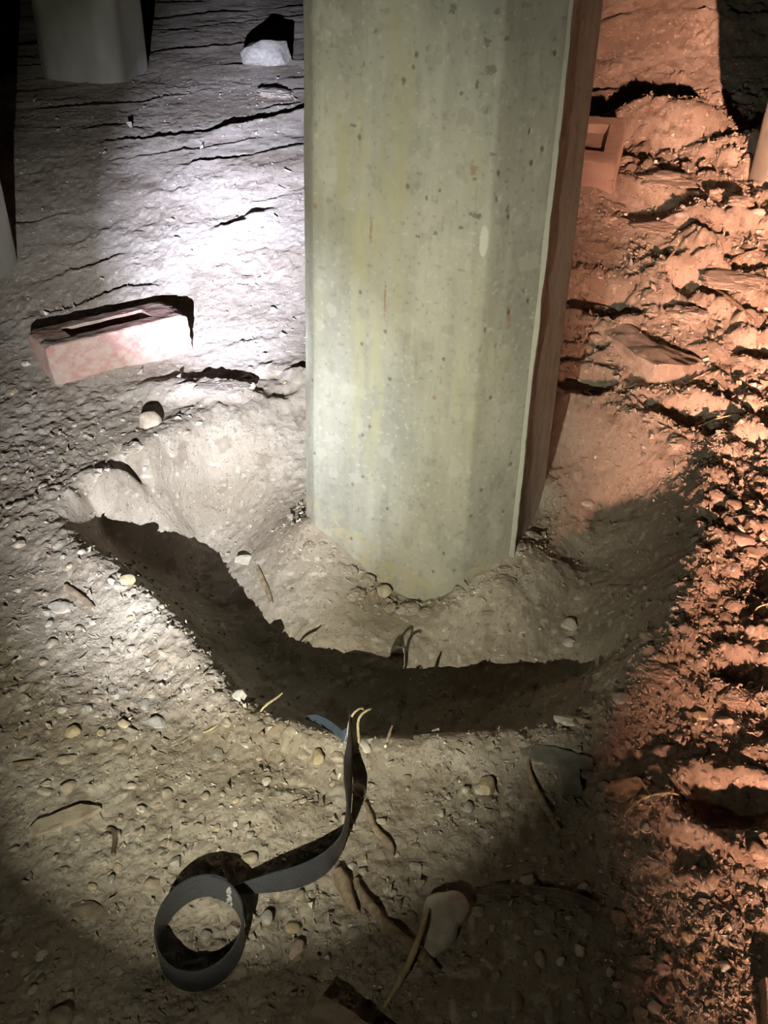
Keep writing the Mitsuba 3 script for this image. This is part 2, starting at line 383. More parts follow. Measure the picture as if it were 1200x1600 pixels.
def obj(name, mesh, bsdf, parent=None, smooth=35, **more):
    key = numbered(name, parent)
    scene[key] = mikit.ply(mesh, bsdf, smooth, **more)
    return key


def euler(yaw=0, pitch=0, roll=0):
    """Rotation: roll about y, then pitch about x, then yaw about z, in degrees."""
    R = trimesh.transformations.rotation_matrix
    return (R(math.radians(yaw), [0, 0, 1]) @ R(math.radians(pitch), [1, 0, 0]) @ R(math.radians(roll), [0, 1, 0]))


def placed(mesh, loc, rot=None):
    m = mesh.copy()
    if rot is not None:
        m.apply_transform(rot)
    m.apply_translation(loc)
    return m


def stone_mesh(seed, size, facets=14, rounding=.25, detail=2):
    """An angular or water-worn stone: a ball cut by random planes, then roughened. size: full extents in x, y, z."""
    r = np.random.default_rng(seed)
    m = trimesh.creation.icosphere(subdivisions=detail)
    v = np.array(m.vertices)
    for _ in range(facets):
        n = r.normal(size=3); n /= np.linalg.norm(n)
        h = r.uniform(.58, .92)
        d = v @ n
        v -= np.maximum(d - h, 0)[:, None] * n * (1 - rounding)
    v *= 1 + .16 * (meshkit.noise(v * 2.2 + seed % 97, seed % 13)[:, None] - .5)
    v = v / (v.max(0) - v.min(0)) * np.asarray(size)
    m.vertices = v - (v.max(0) + v.min(0)) / 2
    return m


def slab_mesh(outline, thick, bump=.0008, seed=0):
    """A thin broken flake: its outline (x, y) extruded and slightly warped."""
    m = trimesh.creation.extrude_polygon(Polygon(outline).buffer(.0006), thick)
    m = m.subdivide_to_size(max(.004, thick * 1.6))
    v = np.array(m.vertices)
    v[:, 2] += bump * 2 * (meshkit.noise(np.c_[v[:, :2] * 120, np.full(len(v), seed)], seed) - .5)
    v[:, :2] += bump * (meshkit.noise(v * 300 + 5, seed)[:, None] - .5)
    m.vertices = v - [0, 0, thick / 2]
    return m


def tube(points, radii, sides=9, knobbly=.18, seed=0, n=None):
    """A root or stalk swept along a smooth curve through the points; closed, tapering ends."""
    from scipy.interpolate import make_interp_spline
    P = np.asarray(points, float)
    t = np.r_[0, np.cumsum(np.linalg.norm(np.diff(P, axis=0), axis=1))]
    k = min(3, len(P) - 1)
    n = n or int(np.clip(t[-1] / .004, 10, 70))
    s = np.linspace(0, t[-1], n)
    C = make_interp_spline(t, P, k=k)(s)
    R = np.interp(s, np.linspace(0, t[-1], len(radii)), radii)
    R = R * (1 + knobbly * 2 * (meshkit.noise(np.c_[s * 110, np.zeros(n), np.zeros(n)], seed) - .5))
    tan = np.gradient(C, axis=0); tan /= np.linalg.norm(tan, axis=1, keepdims=True)
    a = np.cross(tan, [0, 0, 1.0]); a /= np.linalg.norm(a, axis=1, keepdims=True) + 1e-9
    b = np.cross(tan, a)
    ang = np.arange(sides) * 2 * np.pi / sides
    rr = R[:, None] * (1 + knobbly * (meshkit.noise(np.stack([np.repeat(s[:, None] * 160, sides, 1), np.repeat(ang[None] * 1.2, n, 0), np.zeros((n, sides))], -1), seed + 3) - .5))
    V = C[:, None] + rr[..., None] * (np.cos(ang)[None, :, None] * a[:, None] + np.sin(ang)[None, :, None] * b[:, None])
    V = np.vstack([V.reshape(-1, 3), C[:1], C[-1:]])
    F = []
    for i in range(n - 1):
        for j in range(sides):
            p, q = i * sides + j, i * sides + (j + 1) % sides
            F += [(p, q, q + sides), (p, q + sides, p + sides)]
    for j in range(sides):
        F += [(n * sides, (j + 1) % sides, j), (n * sides + 1, (n - 1) * sides + j, (n - 1) * sides + (j + 1) % sides)]
    m = trimesh.Trimesh(V, F, process=False)
    trimesh.repair.fix_normals(m)
    return m


# ------------------------------------------------------------------ concrete columns
def column_mesh(z0, z1, rows, per_side, wear, seed, **shape):
    """Square pile with bevelled corners, rounded edges and worn faces. Returns (mesh, uv): u runs around it from the front face's left edge, v is the height."""
    base = column_corners(0.0, **shape)
    pts, sharp = [], []
    n = len(base)
    for i in range(n):
        p, q = base[i], base[(i + 1) % n]
        L = np.linalg.norm(q - p)
        ts = np.linspace(0, 1, max(4, int(per_side * L / .19)), endpoint=False)
        pts += [p + (q - p) * t for t in ts]
    pts = np.array(pts)
    for _ in range(3):                                              # slightly rounded arrises
        pts = .25 * np.roll(pts, 1, 0) + .5 * pts + .25 * np.roll(pts, -1, 0)
    per = np.r_[0, np.cumsum(np.linalg.norm(np.diff(np.vstack([pts, pts[:1]]), axis=0), axis=1))]
    ring = np.vstack([pts, pts[:1]])                                # doubled seam so that u is continuous
    ctr = np.array([shape['cx'], shape['cy']])
    d = ring - ctr
    tan = np.roll(pts, -1, 0) - np.roll(pts, 1, 0); nor = np.c_[tan[:, 1], -tan[:, 0]]
    nor = np.vstack([nor, nor[:1]]); nor /= np.linalg.norm(nor, axis=1, keepdims=True)
    zs = np.linspace(z0, z1, rows)
    k = 1 - shape.get('taper', .0145) / shape['w'] * zs
    V = np.zeros((rows, len(ring), 3))
    V[..., :2] = ctr + d[None] * k[:, None, None]
    V[..., 2] = zs[:, None]
    w = wear * (meshkit.fbm(np.stack([V[..., 0] * 28, V[..., 1] * 28, V[..., 2] * 12], -1), 3, seed) - .5) * 2
    chip = wear * 1.2 * np.maximum(0, meshkit.noise(np.stack([V[..., 0] * 140, V[..., 1] * 140, V[..., 2] * 110], -1), seed + 9) - .80) / .2
    V[..., :2] += nor[None] * (w - chip)[..., None]
    m = len(ring)
    I = np.arange(rows * m).reshape(rows, m)
    F = np.stack([I[:-1, :-1], I[:-1, 1:], I[1:, 1:], I[1:, :-1]], -1).reshape(-1, 4)
    uv = np.stack([np.repeat(per[None], rows, 0), np.repeat(zs[:, None], m, 1)], -1).reshape(-1, 2)
    tri = np.vstack([F[:, [0, 1, 2]], F[:, [0, 2, 3]]])
    top = np.array([[i, j, rows * m] for i, j in zip(I[-1, :-1], I[-1, 1:])])
    V = np.vstack([V.reshape(-1, 3), [[*ctr, z1]]])
    uv = np.vstack([uv, [[0, z1]]])
    return (V, np.vstack([tri, top])), uv


mesh, uv = column_mesh(-.15, .82, 330, 90, .0009, 3, **COL)
key = numbered('concrete_column')
scene[key + '__shaft'] = mikit.ply(mesh, 'concrete', True, uv=uv)
tag(key, 'large pale grey-green concrete column with bevelled corners standing in the dug pit', 'column')
# the fin that the shuttering left on the arris between the bevel and the right face
zs = np.linspace(-.10, .82, 260)
fin = []
for i, z in enumerate(zs):
    c8 = column_corners(z, **COL)
    out = np.array([math.cos(COL['rot'] - .393), math.sin(COL['rot'] - .393)])
    side = np.array([-out[1], out[0]])
    h = .0022 + .0026 * meshkit.noise(np.array([[z * 28, 1.3, 0]]), 4)[0] + .0012 * meshkit.noise(np.array([[z * 110, 2.3, 0]]), 5)[0]
    wv = .0016 + .0010 * meshkit.noise(np.array([[z * 40, 7.3, 0]]), 6)[0]
    p = c8[2] + side * -.001
    fin.append([(*(p - out * .004 - side * wv), z), (*(p + out * h - side * wv * .5), z), (*(p + out * h * .9 + side * wv * .4), z), (*(p - out * .004 + side * wv), z)])
fin = np.array(fin); n = len(zs)
I = np.arange(n * 4).reshape(n, 4)
F = np.concatenate([np.stack([I[:-1, j], I[:-1, (j + 1) % 4], I[1:, (j + 1) % 4], I[1:, j]], -1) for j in range(4)])
scene[key + '__casting_seam'] = mikit.ply((fin.reshape(-1, 3), F), 'seam_concrete', 30)
labels[key + '__casting_seam'] = {'label': 'thin raised seam along the right-hand corner'}

for px, py, rot, w, label in (
        (235, 108, -12, .102, 'dim concrete column in the dark at the far left, behind the pale flat rock'),
        (30, 414, -22, .115, 'concrete column cut off by the left edge, dark shadow strip at its right'),
        (1166, 284, -24, .115, 'concrete column cut off by the right edge, standing beyond the red-lit lumps')):
    g = at(px, py)
    c8 = column_corners(0, cx=0, cy=0, w=w, c=.03, c2=.03, rot=math.radians(rot))
    corner = int(np.argmax(c8[:, 0] - c8[:, 1] * g[0] / g[1])) if px < 600 else int(np.argmin(c8[:, 0] - c8[:, 1] * g[0] / g[1]))
    mesh, uv = column_mesh(-.12, 1.15, 70, 24, .0008, px, cx=g[0] - c8[corner, 0], cy=g[1] - c8[corner, 1], w=w, c=.03, c2=.03, rot=math.radians(rot), taper=.012)
    k = numbered('concrete_column')
    scene[k] = mikit.ply(mesh, 'far_concrete', True, uv=uv)
    tag(k, label, 'column')


# ------------------------------------------------------------------ frogged bricks
def brick_mesh(L, W, Hh, seed):
    body = m3.Manifold.hull(m3.Manifold.compose([m3.Manifold.sphere(.0035, 10).translate((sx * (L / 2 - .0035), sy * (W / 2 - .0035), sz * (Hh / 2 - .0035))) for sx in (-1, 1) for sy in (-1, 1) for sz in (-1, 1)]))
    a, b, dpt = L * .30, W * .24, .013
    frog = m3.Manifold.hull_points([(sx * (a - (.012 if z < Hh / 2 - .001 else 0)), sy * (b - (.008 if z < Hh / 2 - .001 else 0)), z) for sx in (-1, 1) for sy in (-1, 1) for z in (Hh / 2 - dpt, Hh / 2 + .002)])
    man = (body - frog).refine_to_length(.006)
    mm = man.to_mesh()
    m = trimesh.Trimesh(mm.vert_properties[:, :3], mm.tri_verts, process=True)
    v = np.array(m.vertices)
    v += .0016 * (np.stack([meshkit.noise(v * 90 + s * 31, seed) for s in range(3)], -1) - .5)
    ends = np.abs(v[:, 0]) > L / 2 - .006
    v[ends] -= .003 * meshkit.noise(v[ends] * 160, seed + 2)[:, None] * np.sign(v[ends])
    m.vertices = v
    return m


a, b = flat(69, 544, .050), flat(295, 490, .056)
yaw = math.degrees(math.atan2(b[1] - a[1], b[0] - a[0]))
Lb = float(np.linalg.norm((b - a)[:2]))
R1 = euler(yaw, -9.0, -1.5)
mid_top = (a + b) / 2
bm = brick_mesh(Lb, .100, .063, 5)
loc = mid_top - R1[:3, :3] @ np.array([0, -.050, .0315])
k = obj('brick', placed(bm, loc, R1), 'brick_clay')
tag(k, 'pale pink brick with a long recess in its top, half sunk in the torch-lit soil', 'brick')

a = at(958, 313) + np.array([0, .004, .060])
R2 = euler(90 - 14, 0, -9.0)
bm = brick_mesh(.200, .105, .066, 8)
loc = a - R2[:3, :3] @ np.array([-.100, -.0525, .033])
k = obj('brick', placed(bm, loc, R2), 'dusty_brick')
tag(k, 'red-lit brick with a recessed top, partly hidden behind the right side of the large column', 'brick')


# ------------------------------------------------------------------ the black strap
def ribbon(path, ups, widths, thick=.0011):
    """A flat strap: path of its lower edge, the direction its width points in, its width."""
    P, U = np.asarray(path, float), np.asarray(ups, float)
    U = U / np.linalg.norm(U, axis=1, keepdims=True)
    tan = np.gradient(P, axis=0); tan /= np.linalg.norm(tan, axis=1, keepdims=True)
    N = np.cross(tan, U); N /= np.linalg.norm(N, axis=1, keepdims=True)
    n, mrows = len(P), 7
    rows = []
    for sgn in (1, -1):
        for k in range(mrows):
            f = k / (mrows - 1) if sgn == 1 else 1 - k / (mrows - 1)
            rows.append(P + U * (np.asarray(widths)[:, None] * f) + N * (sgn * thick / 2))
    V = np.stack(rows, 1)
    mm = V.shape[1]
    I = np.arange(n * mm).reshape(n, mm)
    F = np.concatenate([np.stack([I[:-1, j], I[:-1, (j + 1) % mm], I[1:, (j + 1) % mm], I[1:, j]], -1) for j in range(mm)] + [np.stack([I[e, :mrows - 1], I[e, 1:mrows], I[e, mm - 2:mrows - 1:-1], I[e, mm - 1:mrows:-1]], -1) for e in (0, n - 1)])
    m = trimesh.Trimesh(V.reshape(-1, 3), np.vstack([F[:, [0, 1, 2]], F[:, [0, 2, 3]]]), process=False)
    trimesh.repair.fix_normals(m)
    return m


def curve(pts, n):
    from scipy.interpolate import make_interp_spline
    P = np.asarray(pts, float)
    t = np.r_[0, np.cumsum(np.linalg.norm(np.diff(P, axis=0), axis=1))]
    return make_interp_spline(t, P, k=min(3, len(P) - 1))(np.linspace(0, t[-1], n))


def curve_like(vals, n):
    return np.stack([np.interp(np.linspace(0, 1, n), np.linspace(0, 1, len(vals)), np.array(vals, float)[:, c]) for c in range(len(vals[0]))], 1)


key = numbered('black_strap')
tag(key, 'thin black strap on edge in the foreground soil, curled into a loop at one end', 'strap')
lc = (flat(318, 1432, .0) + flat(314, 1533, .0)) / 2
lz = float(ground_z(lc[0], lc[1]))
ra, rb = .0268, .0315
ang = np.radians(np.linspace(62, 62 + 385, 90))
ring = np.stack([lc[0] + ra * np.cos(ang), lc[1] + .002 + rb * np.sin(ang), np.full(90, lz + .001)], 1)
ring[:, 2] += .004 * (1 + np.cos(ang - 1.2)) * .5
shrink = np.linspace(1, .965, 90)
ring[:, :2] = lc[:2] + (ring[:, :2] - lc[:2]) * shrink[:, None]
lean = np.stack([.03 * np.cos(ang), .03 * np.sin(ang), np.ones(90)], 1)
scene[key + '__loop'] = mikit.ply(ribbon(ring, lean, np.full(90, .022)), 'webbing', 40)
# tail: from the loop along the soil, round the bend, over the rim of the pit
tp = [flat(352, 1398, .010), flat(385, 1396, .008), flat(420, 1394, .006), flat(455, 1389, .004), flat(492, 1376, .002), flat(522, 1350, .002), flat(540, 1310, .004), flat(548, 1255, .006), flat(550, 1200, .006), flat(549, 1155, .004), flat(547, 1140, .0)]
for q in tp[1:10]:
    q[2] = max(q[2], float(ground_z(q[0], q[1])) + .001)
tu = [(.0, .5, 1.0), (.0, .3, 1), (.0, .0, 1), (.05, -.10, 1), (.10, -.10, 1), (.0, .0, 1), (-.15, .0, 1), (-.20, .0, 1), (-.12, .0, 1), (-.08, .0, 1), (-.05, .0, 1)]
tw = [(.004,), (.012,), (.022,), (.029,), (.031,), (.031,), (.030,), (.028,), (.024,), (.020,), (.016,)]
NT = 110
scene[key + '__tail'] = mikit.ply(ribbon(curve(tp, NT), curve_like(tu, NT), curve_like(tw, NT)[:, 0]), 'webbing', 40)
ep = [flat(546, 1152, .014), flat(537, 1160, .012), flat(524, 1150, .010), flat(508, 1138, .007), flat(492, 1130, .004), flat(478, 1124, .001)]
eu = [(.1, .4, 1), (.2, .8, .8), (.25, 1, .6), (.2, 1, .55), (.15, 1, .5), (.1, 1, .4)]
ew = [(.015,), (.008,), (.007,), (.0075,), (.007,), (.003,)]
scene[key + '__folded_end'] = mikit.ply(ribbon(curve(ep, 40), curve_like(eu, 40), curve_like(ew, 40)[:, 0]), 'blue_end', 40)
labels[key + '__folded_end'] = {'label': 'bluish folded end lying at the rim of the pit'}
# worn white flecks across the inside of the loop
flecks = []
for i in range(26):
    th = math.radians(56 + rng.uniform(-4.5, 4.5)); hgt = rng.uniform(.002, .021)
    p = np.array([lc[0] + (ra * .985 - .0012) * math.cos(th), lc[1] + .002 + (rb * .985 - .0012) * math.sin(th), lz + .004 + hgt])
    flecks.append(placed(trimesh.creation.box((rng.uniform(.0006, .0016), .0012, rng.uniform(.0006, .0018))), p, euler(math.degrees(th) - 90, 0, rng.uniform(0, 90))))
scene[key + '__white_wear'] = mikit.ply(trimesh.util.concatenate(flecks), 'white_wear')
labels[key + '__white_wear'] = {'label': 'worn whitish flecks across the loop', 'kind': 'stuff'}


# ------------------------------------------------------------------ stones that stand out
def scale_at(p):
    return FOC / float((p - EYE) @ fwd)


def stone(px, py, wpx, hpx, mat, label, name='stone', cat='stone', seed=None, tall=.7, sink=.28, facets=14, rounding=.2, yaw=None, group=None, detail=3, roll=0):
    p = at(px, py + hpx * .25)
    s = scale_at(p)
    w, h = wpx / s, hpx / s
    seed = seed if seed is not None else px * 7 + py
    m = stone_mesh(seed, (w, h * 1.05, min(w, h) * tall), facets, rounding, detail)
    z = min(w, h) * tall
    m = placed(m, (p[0], p[1], float(ground_z(p[0], p[1])) + z * (.5 - sink)), euler(yaw if yaw is not None else (seed % 40) - 20, 0, roll))
    k = obj(name, m, mat, None, 28)
    tag(k, label, cat, group)
    return k


stone(236, 656, 36, 36, 'tan_stone', 'round tan stone in the torch-lit soil below the pink brick', tall=.85, rounding=.5, facets=8)
stone(416, 84, 80, 54, 'grey_stone', 'pale flat rock lying in the dim soil left of the column top', 'rock', 'rock', tall=.9, facets=20, rounding=.05)
stone(95, 945, 44, 26, 'pale_stone', 'flat white stone on the bright soil at the left of the pit', tall=.4, rounding=.1)
stone(200, 903, 26, 24, 'yellow_stone', 'small yellowish stone sitting on the lit left rim of the pit', tall=.7)
stone(375, 1085, 24, 28, 'pale_stone', 'cream stone chip standing at the corner of the pit rim', tall=.9, facets=20, rounding=.05)
stone(246, 1126, 28, 22, 'grey_stone', 'grey angular stone on the soil below the left rim of the pit', tall=.6)
stone(114, 1140, 26, 24, 'yellow_stone', 'dull yellow stone with a dark hollow above it at the left', tall=.6)
stone(104, 1184, 34, 16, 'tan_stone', 'flat tan stone pressed into the soil at the left', tall=.5)
stone(70, 1234, 26, 14, 'pale_stone', 'small pale oval stone near the left edge', tall=.5, rounding=.4)
stone(206, 1226, 20, 12, 'pale_stone', 'small white oval pebble in the middle of the left foreground', tall=.6, rounding=.5)
stone(497, 1178, 20, 30, 'yellow_stone', 'orange-yellow stone chip beside the folded end of the strap', tall=.8, rounding=.1)
stone(760, 1222, 26, 36, 'yellow_stone', 'mottled yellow stone lying alone in front of the pit', tall=.8, rounding=.35)
stone(732, 1258, 16, 22, 'grey_stone', 'small grey pointed stone just left of the yellow stone', tall=.7)
stone(620, 1012, 30, 18, 'grey_stone', 'flat grey stone on the soil mound below the column', tall=.45, rounding=.05)
stone(600, 922, 24, 24, 'tan_stone', 'round pebble touching the foot of the column', tall=.85, rounding=.5)
stone(890, 974, 28, 24, 'pale_stone', 'pale grey stone, upper of two at the right side of the pit', tall=.7)
stone(890, 1002, 24, 18, 'pale_stone', 'pale grey stone, lower of two at the right side of the pit', tall=.6)
stone(970, 1088, 30, 24, 'grey_stone', 'square grey stone on the right corner of the pit rim', tall=.7)
stone(1157, 838, 48, 36, 'pink_stone', 'star-shaped pink stone in the red-lit soil at the right edge', tall=.55, facets=24, rounding=.02)
stone(1172, 860, 30, 26, 'brown_stone', 'brown stone tucked against the pink stone', tall=.6)
stone(1038, 1170, 46, 26, 'pink_stone', 'flat pinkish stone right of the pit in the red-lit gravel', tall=.5)
stone(1062, 1152, 34, 20, 'pink_stone', 'smaller flat stone leaning on the pinkish stone right of the pit', tall=.5)
stone(1132, 1124, 28, 20, 'pale_stone', 'cream pebble under a dark hollow at the right', tall=.7, rounding=.4)
stone(1094, 1116, 24, 18, 'yellow_stone', 'yellowish pebble left of the cream pebble at the right', tall=.6, rounding=.4)
stone(1075, 1461, 22, 20, 'yellow_stone', 'orange stone in the gravel at the lower right', tall=.7)
stone(1012, 1292, 22, 18, 'pale_stone', 'pale stone in the gravel right of the bent stem', tall=.7)
stone(1036, 1510, 22, 26, 'pink_stone', 'pointed pink chip in the gravel near the bottom right', tall=.7)
stone(1022, 1572, 24, 20, 'pale_stone', 'pale angular stone at the bottom right', tall=.7)
stone(804, 1556, 24, 40, 'brown_stone', 'upright brown stone at the bottom beside a dark hollow', tall=.8, rounding=.3)
stone(822, 1378, 26, 34, 'brown_stone', 'brown stone above the long thin stick', tall=.8, rounding=.3)
stone(966, 1432, 22, 30, 'brown_stone', 'brown stone at the right end of the long stick', tall=.8)
stone(390, 1338, 26, 20, 'tan_stone', 'tan stone at the edge of the shadow of the strap', tall=.7)
stone(274, 1344, 18, 18, 'grey_stone', 'grey stone left of the strap shadow', tall=.7)
stone(417, 1430, 20, 24, 'grey_stone', 'grey pebble right of the strap loop', tall=.7, rounding=.5)
stone(457, 1447, 24, 20, 'yellow_stone', 'rounded ochre pebble right of the strap loop', tall=.7, rounding=.5)
stone(464, 1478, 20, 34, 'pink_stone', 'reddish stone chip right of the strap loop', tall=.6)
stone(182, 1515, 24, 14, 'pale_stone', 'small cream chip left of the strap loop', tall=.6)
stone(322, 1458, 20, 16, 'grey_stone', 'small grey pebble lying inside the strap loop', tall=.7)
stone(135, 1415, 56, 30, 'brown_stone', 'low brown stone half buried in the lower left soil', tall=.45, sink=.45)
stone(95, 1585, 40, 36, 'brown_stone', 'rounded brown stone at the bottom left corner', tall=.7, rounding=.5)
stone(385, 874, 38, 20, 'pale_stone', 'pale block-like shard on the left edge of the soil mound', 'shard', 'stone', tall=.7, facets=24, rounding=.0)
stone(30, 848, 22, 18, 'tan_stone', 'tan stone at the left edge beside the end of the pit', tall=.6)
stone(1145, 790, 26, 26, 'brown_stone', 'dark clod of soil above the pink stone', tall=.9)
stone(1182, 1325, 26, 30, 'brown_stone', 'rounded dark stone below the shaded hollow at the right edge', tall=.8, rounding=.5)
stone(918, 240 + 545, 20, 14, 'pale_stone', 'white chip at the right foot of the column', tall=.5)
stone(625, 954, 18, 14, 'grey_stone', 'small flat chip below the pebble at the column foot', tall=.5)
stone(842, 1398, 22, 14, 'brown_stone', 'small brown stone resting against the long thin stick', tall=.6)

# big rounded lump with the straw leaning on it
p = at(690, 1452); s = scale_at(p)
prof = [(-.016, .008), (-.014, .022), (-.002, .027), (.014, .027), (.022, .018), (.015, .002), (.002, -.018), (-.008, -.028), (-.013, -.012)]
m = trimesh.creation.icosphere(subdivisions=3)
v = np.array(m.vertices)
rad = np.array([np.hypot(a, b - .007) for a, b in prof]); an = np.array([math.atan2(b - .007, a) for a, b in prof])
o = np.argsort(an); an, rad = an[o], rad[o]
r_at = np.interp(np.arctan2(v[:, 1], v[:, 0]), np.r_[an[-1] - 2 * np.pi, an, an[0] + 2 * np.pi], np.r_[rad[-1], rad, rad[0]])
v = np.c_[v[:, 0] * r_at * .78, v[:, 1] * r_at * .85, v[:, 2] * .009]
v *= 1 + .10 * (meshkit.noise(v * 150, 3)[:, None] - .5)
m.vertices = v
k = obj('stone', placed(m, (p[0], p[1] + .004, p[2] + .006), euler(-8, 12, -8)), 'pale_stone')
tag(k, 'large pale three-cornered stone with a straw leaning across it in the foreground', 'stone')

# blocky things cut off by the frame, and clods of soil that stand out
p = at(562, 1599)
m = slab_mesh([(-.024, -.05), (.030, -.05), (.026, -.006), (.004, .004), (-.016, .010), (-.021, .000)], .014, .0012, 4)
k = obj('slab', placed(m, (p[0] - .008, p[1] - .006, p[2] + .010), euler(-8, 8, 4)), 'brown_stone')
tag(k, 'flat brown slab at the bottom edge with a dark shadow behind it', 'slab')
p = at(1196, 1580)
m = trimesh.creation.box((.03, .05, .014)).subdivide_to_size(.006)
v = np.array(m.vertices); v += .003 * (np.stack([meshkit.noise(v * 80 + q, 2) for q in (0, 9, 21)], -1) - .5); m.vertices = v
k = obj('broken_block', placed(m, (p[0] + .010, p[1] - .012, p[2] + .003), euler(-12, 0, 5)), 'pink_stone')
tag(k, 'pale broken block at the bottom right corner', 'block')


def clod(px, py, wpx, hpx, label, yaw=0, tall=.8, seed=None, facets=16):
    p = at(px, py + hpx * .3)
    q = scale_at(p)
    look = (EYE[2] - p[2]) / np.linalg.norm(p - EYE)
    w, d = wpx / q, min(hpx / q / max(look, .45), wpx / q * .8)
    hz = hpx / q * tall * .9
    seed = seed or px + py
    m = trimesh.creation.icosphere(subdivisions=4)
    v = np.array(m.vertices)
    f = 1 + .55 * (meshkit.fbm(v * 1.5 + seed % 31, 3, seed % 17)[:, None] - .5) * 2 + .22 * (meshkit.fbm(v * 6 + seed % 31, 3, seed % 19)[:, None] - .5) * 2
    v = v * f
    m.vertices = v / (v.max(0) - v.min(0)) * [w, d, hz] 
    k = obj('soil_clod', placed(m, (p[0], p[1], float(ground_z(p[0], p[1])) + hz * .12), euler(yaw)), 'soil', None, True)
    tag(k, label, 'clod')


p = at(1012, 572)
m_pts = [flat(*q, p[2])[:2] - p[:2] for q in ((942, 527), (962, 524), (985, 535), (1008, 556), (1040, 562), (1092, 571), (1072, 590), (1018, 598), (992, 582), (968, 557), (946, 540))]
m = trimesh.creation.extrude_polygon(Polygon(m_pts).buffer(.003).simplify(.0005), .030).subdivide_to_size(.006)
v = np.array(m.vertices)
v[:, 2] *= np.clip(1.1 - np.abs(v[:, 0]) * 7, .35, 1)
v += .005 * (np.stack([meshkit.noise(v * 60 + q, 5) for q in (0, 9, 21)], -1) - .5)
m.vertices = v
k = obj('soil_clod', placed(m, (p[0], p[1], p[2] - .006), euler(0, -3, 3)), 'soil')
tag(k, 'long bent soil clod like a bird wing, right of the column shadow', 'clod')
clod(1155, 310, 50, 22, 'long orange-lit clod near the foot of the right column', 18, .8)
clod(1120, 300, 30, 34, 'crumbly orange-lit clod left of the long one near the right column', 0, .8)
clod(1100, 255, 22, 26, 'small pointed clod in the dark left of the right column', 0, 1.0)
clod(978, 250, 22, 30, 'clod leaning against the side of the red-lit brick', 0, .9)
clod(1040, 270, 100, 44, 'wide crumbly heap of soil right of the red-lit brick', 5, .5)
clod(1030, 348, 96, 24, 'long flat clod lying across the red-lit soil below the brick', 8, .6)
clod(960, 320, 40, 18, 'narrow clod at the lower corner of the red-lit brick', 10, .7)
clod(1150, 430, 110, 40, 'broad reddish clod at the right edge above a dark hollow', 4, .55)
clod(1060, 690, 36, 24, 'small clod below the thin pale root at the right', 0, .8)
clod(935, 478, 56, 40, 'flat clod in the shadow of the column at its right', 0, .6)
clod(1030, 1040, 70, 34, 'oval clod on the right rim of the pit', -8, .5)
clod(1150, 1080, 60, 40, 'broad reddish clod at the right edge beside the pit', 6, .5)
clod(1075, 480, 70, 46, 'rounded crumbly clod with a shaded side at the right', 0, .6)
clod(345, 598, 90, 26, 'shallow curved clod with a dark crescent under it, right below the pink brick', 4, .45)
clod(430, 140, 60, 26, 'jagged clod in the grey-lit soil left of the column', 10, .6)
clod(1000, 1500, 40, 30, 'dark clod in the lower right gravel', 0, .6)
clod(210, 694, 40, 26, 'crumbly clod beside a small dark hole below the round stone', 0, .7)

clod(640, 948, 40, 22, 'broad low clod against the lowest point of the column foot', 5, .7)
clod(786, 900, 44, 26, 'low clod on the mound right of the column foot', -10, .6)
rf = np.random.default_rng(5)
for px, py in ((496, 834), (508, 846), (524, 862), (536, 870), (552, 886), (566, 896), (584, 912), (618, 936), (668, 944), (700, 932), (728, 914), (752, 896), (780, 880), (806, 862), (836, 822), (856, 802), (530, 880), (560, 914), (600, 944), (720, 936), (770, 908)):
    w, px, py = int(10 + 26 * rf.random() ** 1.6), px + int(rf.integers(-12, 10)), py + int(rf.integers(0, 16))
    clod(px, py, w, int(w * rf.uniform(.55, .95)), 'small soil crumb packed against the foot of the large column', float(rf.uniform(0, 180)), float(rf.uniform(.5, .9)), int(rf.integers(1, 9999)))
    labels[next(reversed(labels))]['group'] = 'crumbs around the foot of the column'


# ------------------------------------------------------------------ roots, sticks, straw, scraps
def stalk(name, pts, radii, mat, label, cat, lift=.6, seed=0, knob=.18, sides=9, heights=None, standing=False):
    P = []
    root = at(*pts[0])
    for i, (px, py) in enumerate(pts):
        q = at(px, py)
        r = np.interp(i / max(1, len(pts) - 1), np.linspace(0, 1, len(radii)), radii)
        if standing:                                                        # sticks up from its foot instead of lying along the ground
            d = ray(px, py)
            q = EYE + d * ((root[1] + .006 * i) / d[1])
            if i == 0:
                q[2] -= .004
        else:
            q[2] = float(ground_z(q[0], q[1])) + r * lift + (heights[i] if heights else 0)
        P.append(q)
    k = obj(name, tube(P, radii, sides, knob, seed), mat, None, 50)
    tag(k, label, cat)


stalk('root', [(556, 1378), (566, 1402), (586, 1430), (604, 1456), (634, 1476), (662, 1500), (684, 1522)], (.0026, .0036, .0038, .0042, .0038, .0034, .0026), 'root_wood', 'thick bent brown root in front of the pale three-cornered stone', 'root', 1.0, 1, .25)
stalk('root', [(528, 1366), (538, 1388), (548, 1412), (556, 1428)], (.0040, .0052, .0050, .003), 'root_wood', 'short flat piece of bark-covered root beside the bend of the strap', 'root', .5, 2, .3)
stalk('root', [(570, 1256), (580, 1282), (592, 1306), (608, 1322), (612, 1340)], (.0016, .0024, .0026, .0026, .0018), 'root_wood', 'slim curved root right of the upright part of the strap', 'root', .8, 3)
stalk('stick', [(742, 1396), (790, 1394), (838, 1396), (880, 1404), (930, 1420)], (.0020, .0030, .0032, .0034, .0026), 'dark_bark', 'long thin stick lying across the soil at the lower right', 'stick', 1.0, 4)
stalk('stem', [(840, 1160), (828, 1176), (826, 1202), (834, 1230), (850, 1262), (872, 1302)], (.0008, .0012, .0018, .0024, .0026, .0020), 'root_wood', 'bent dry stem in front of the right end of the pit', 'stem', 1.0, 5)
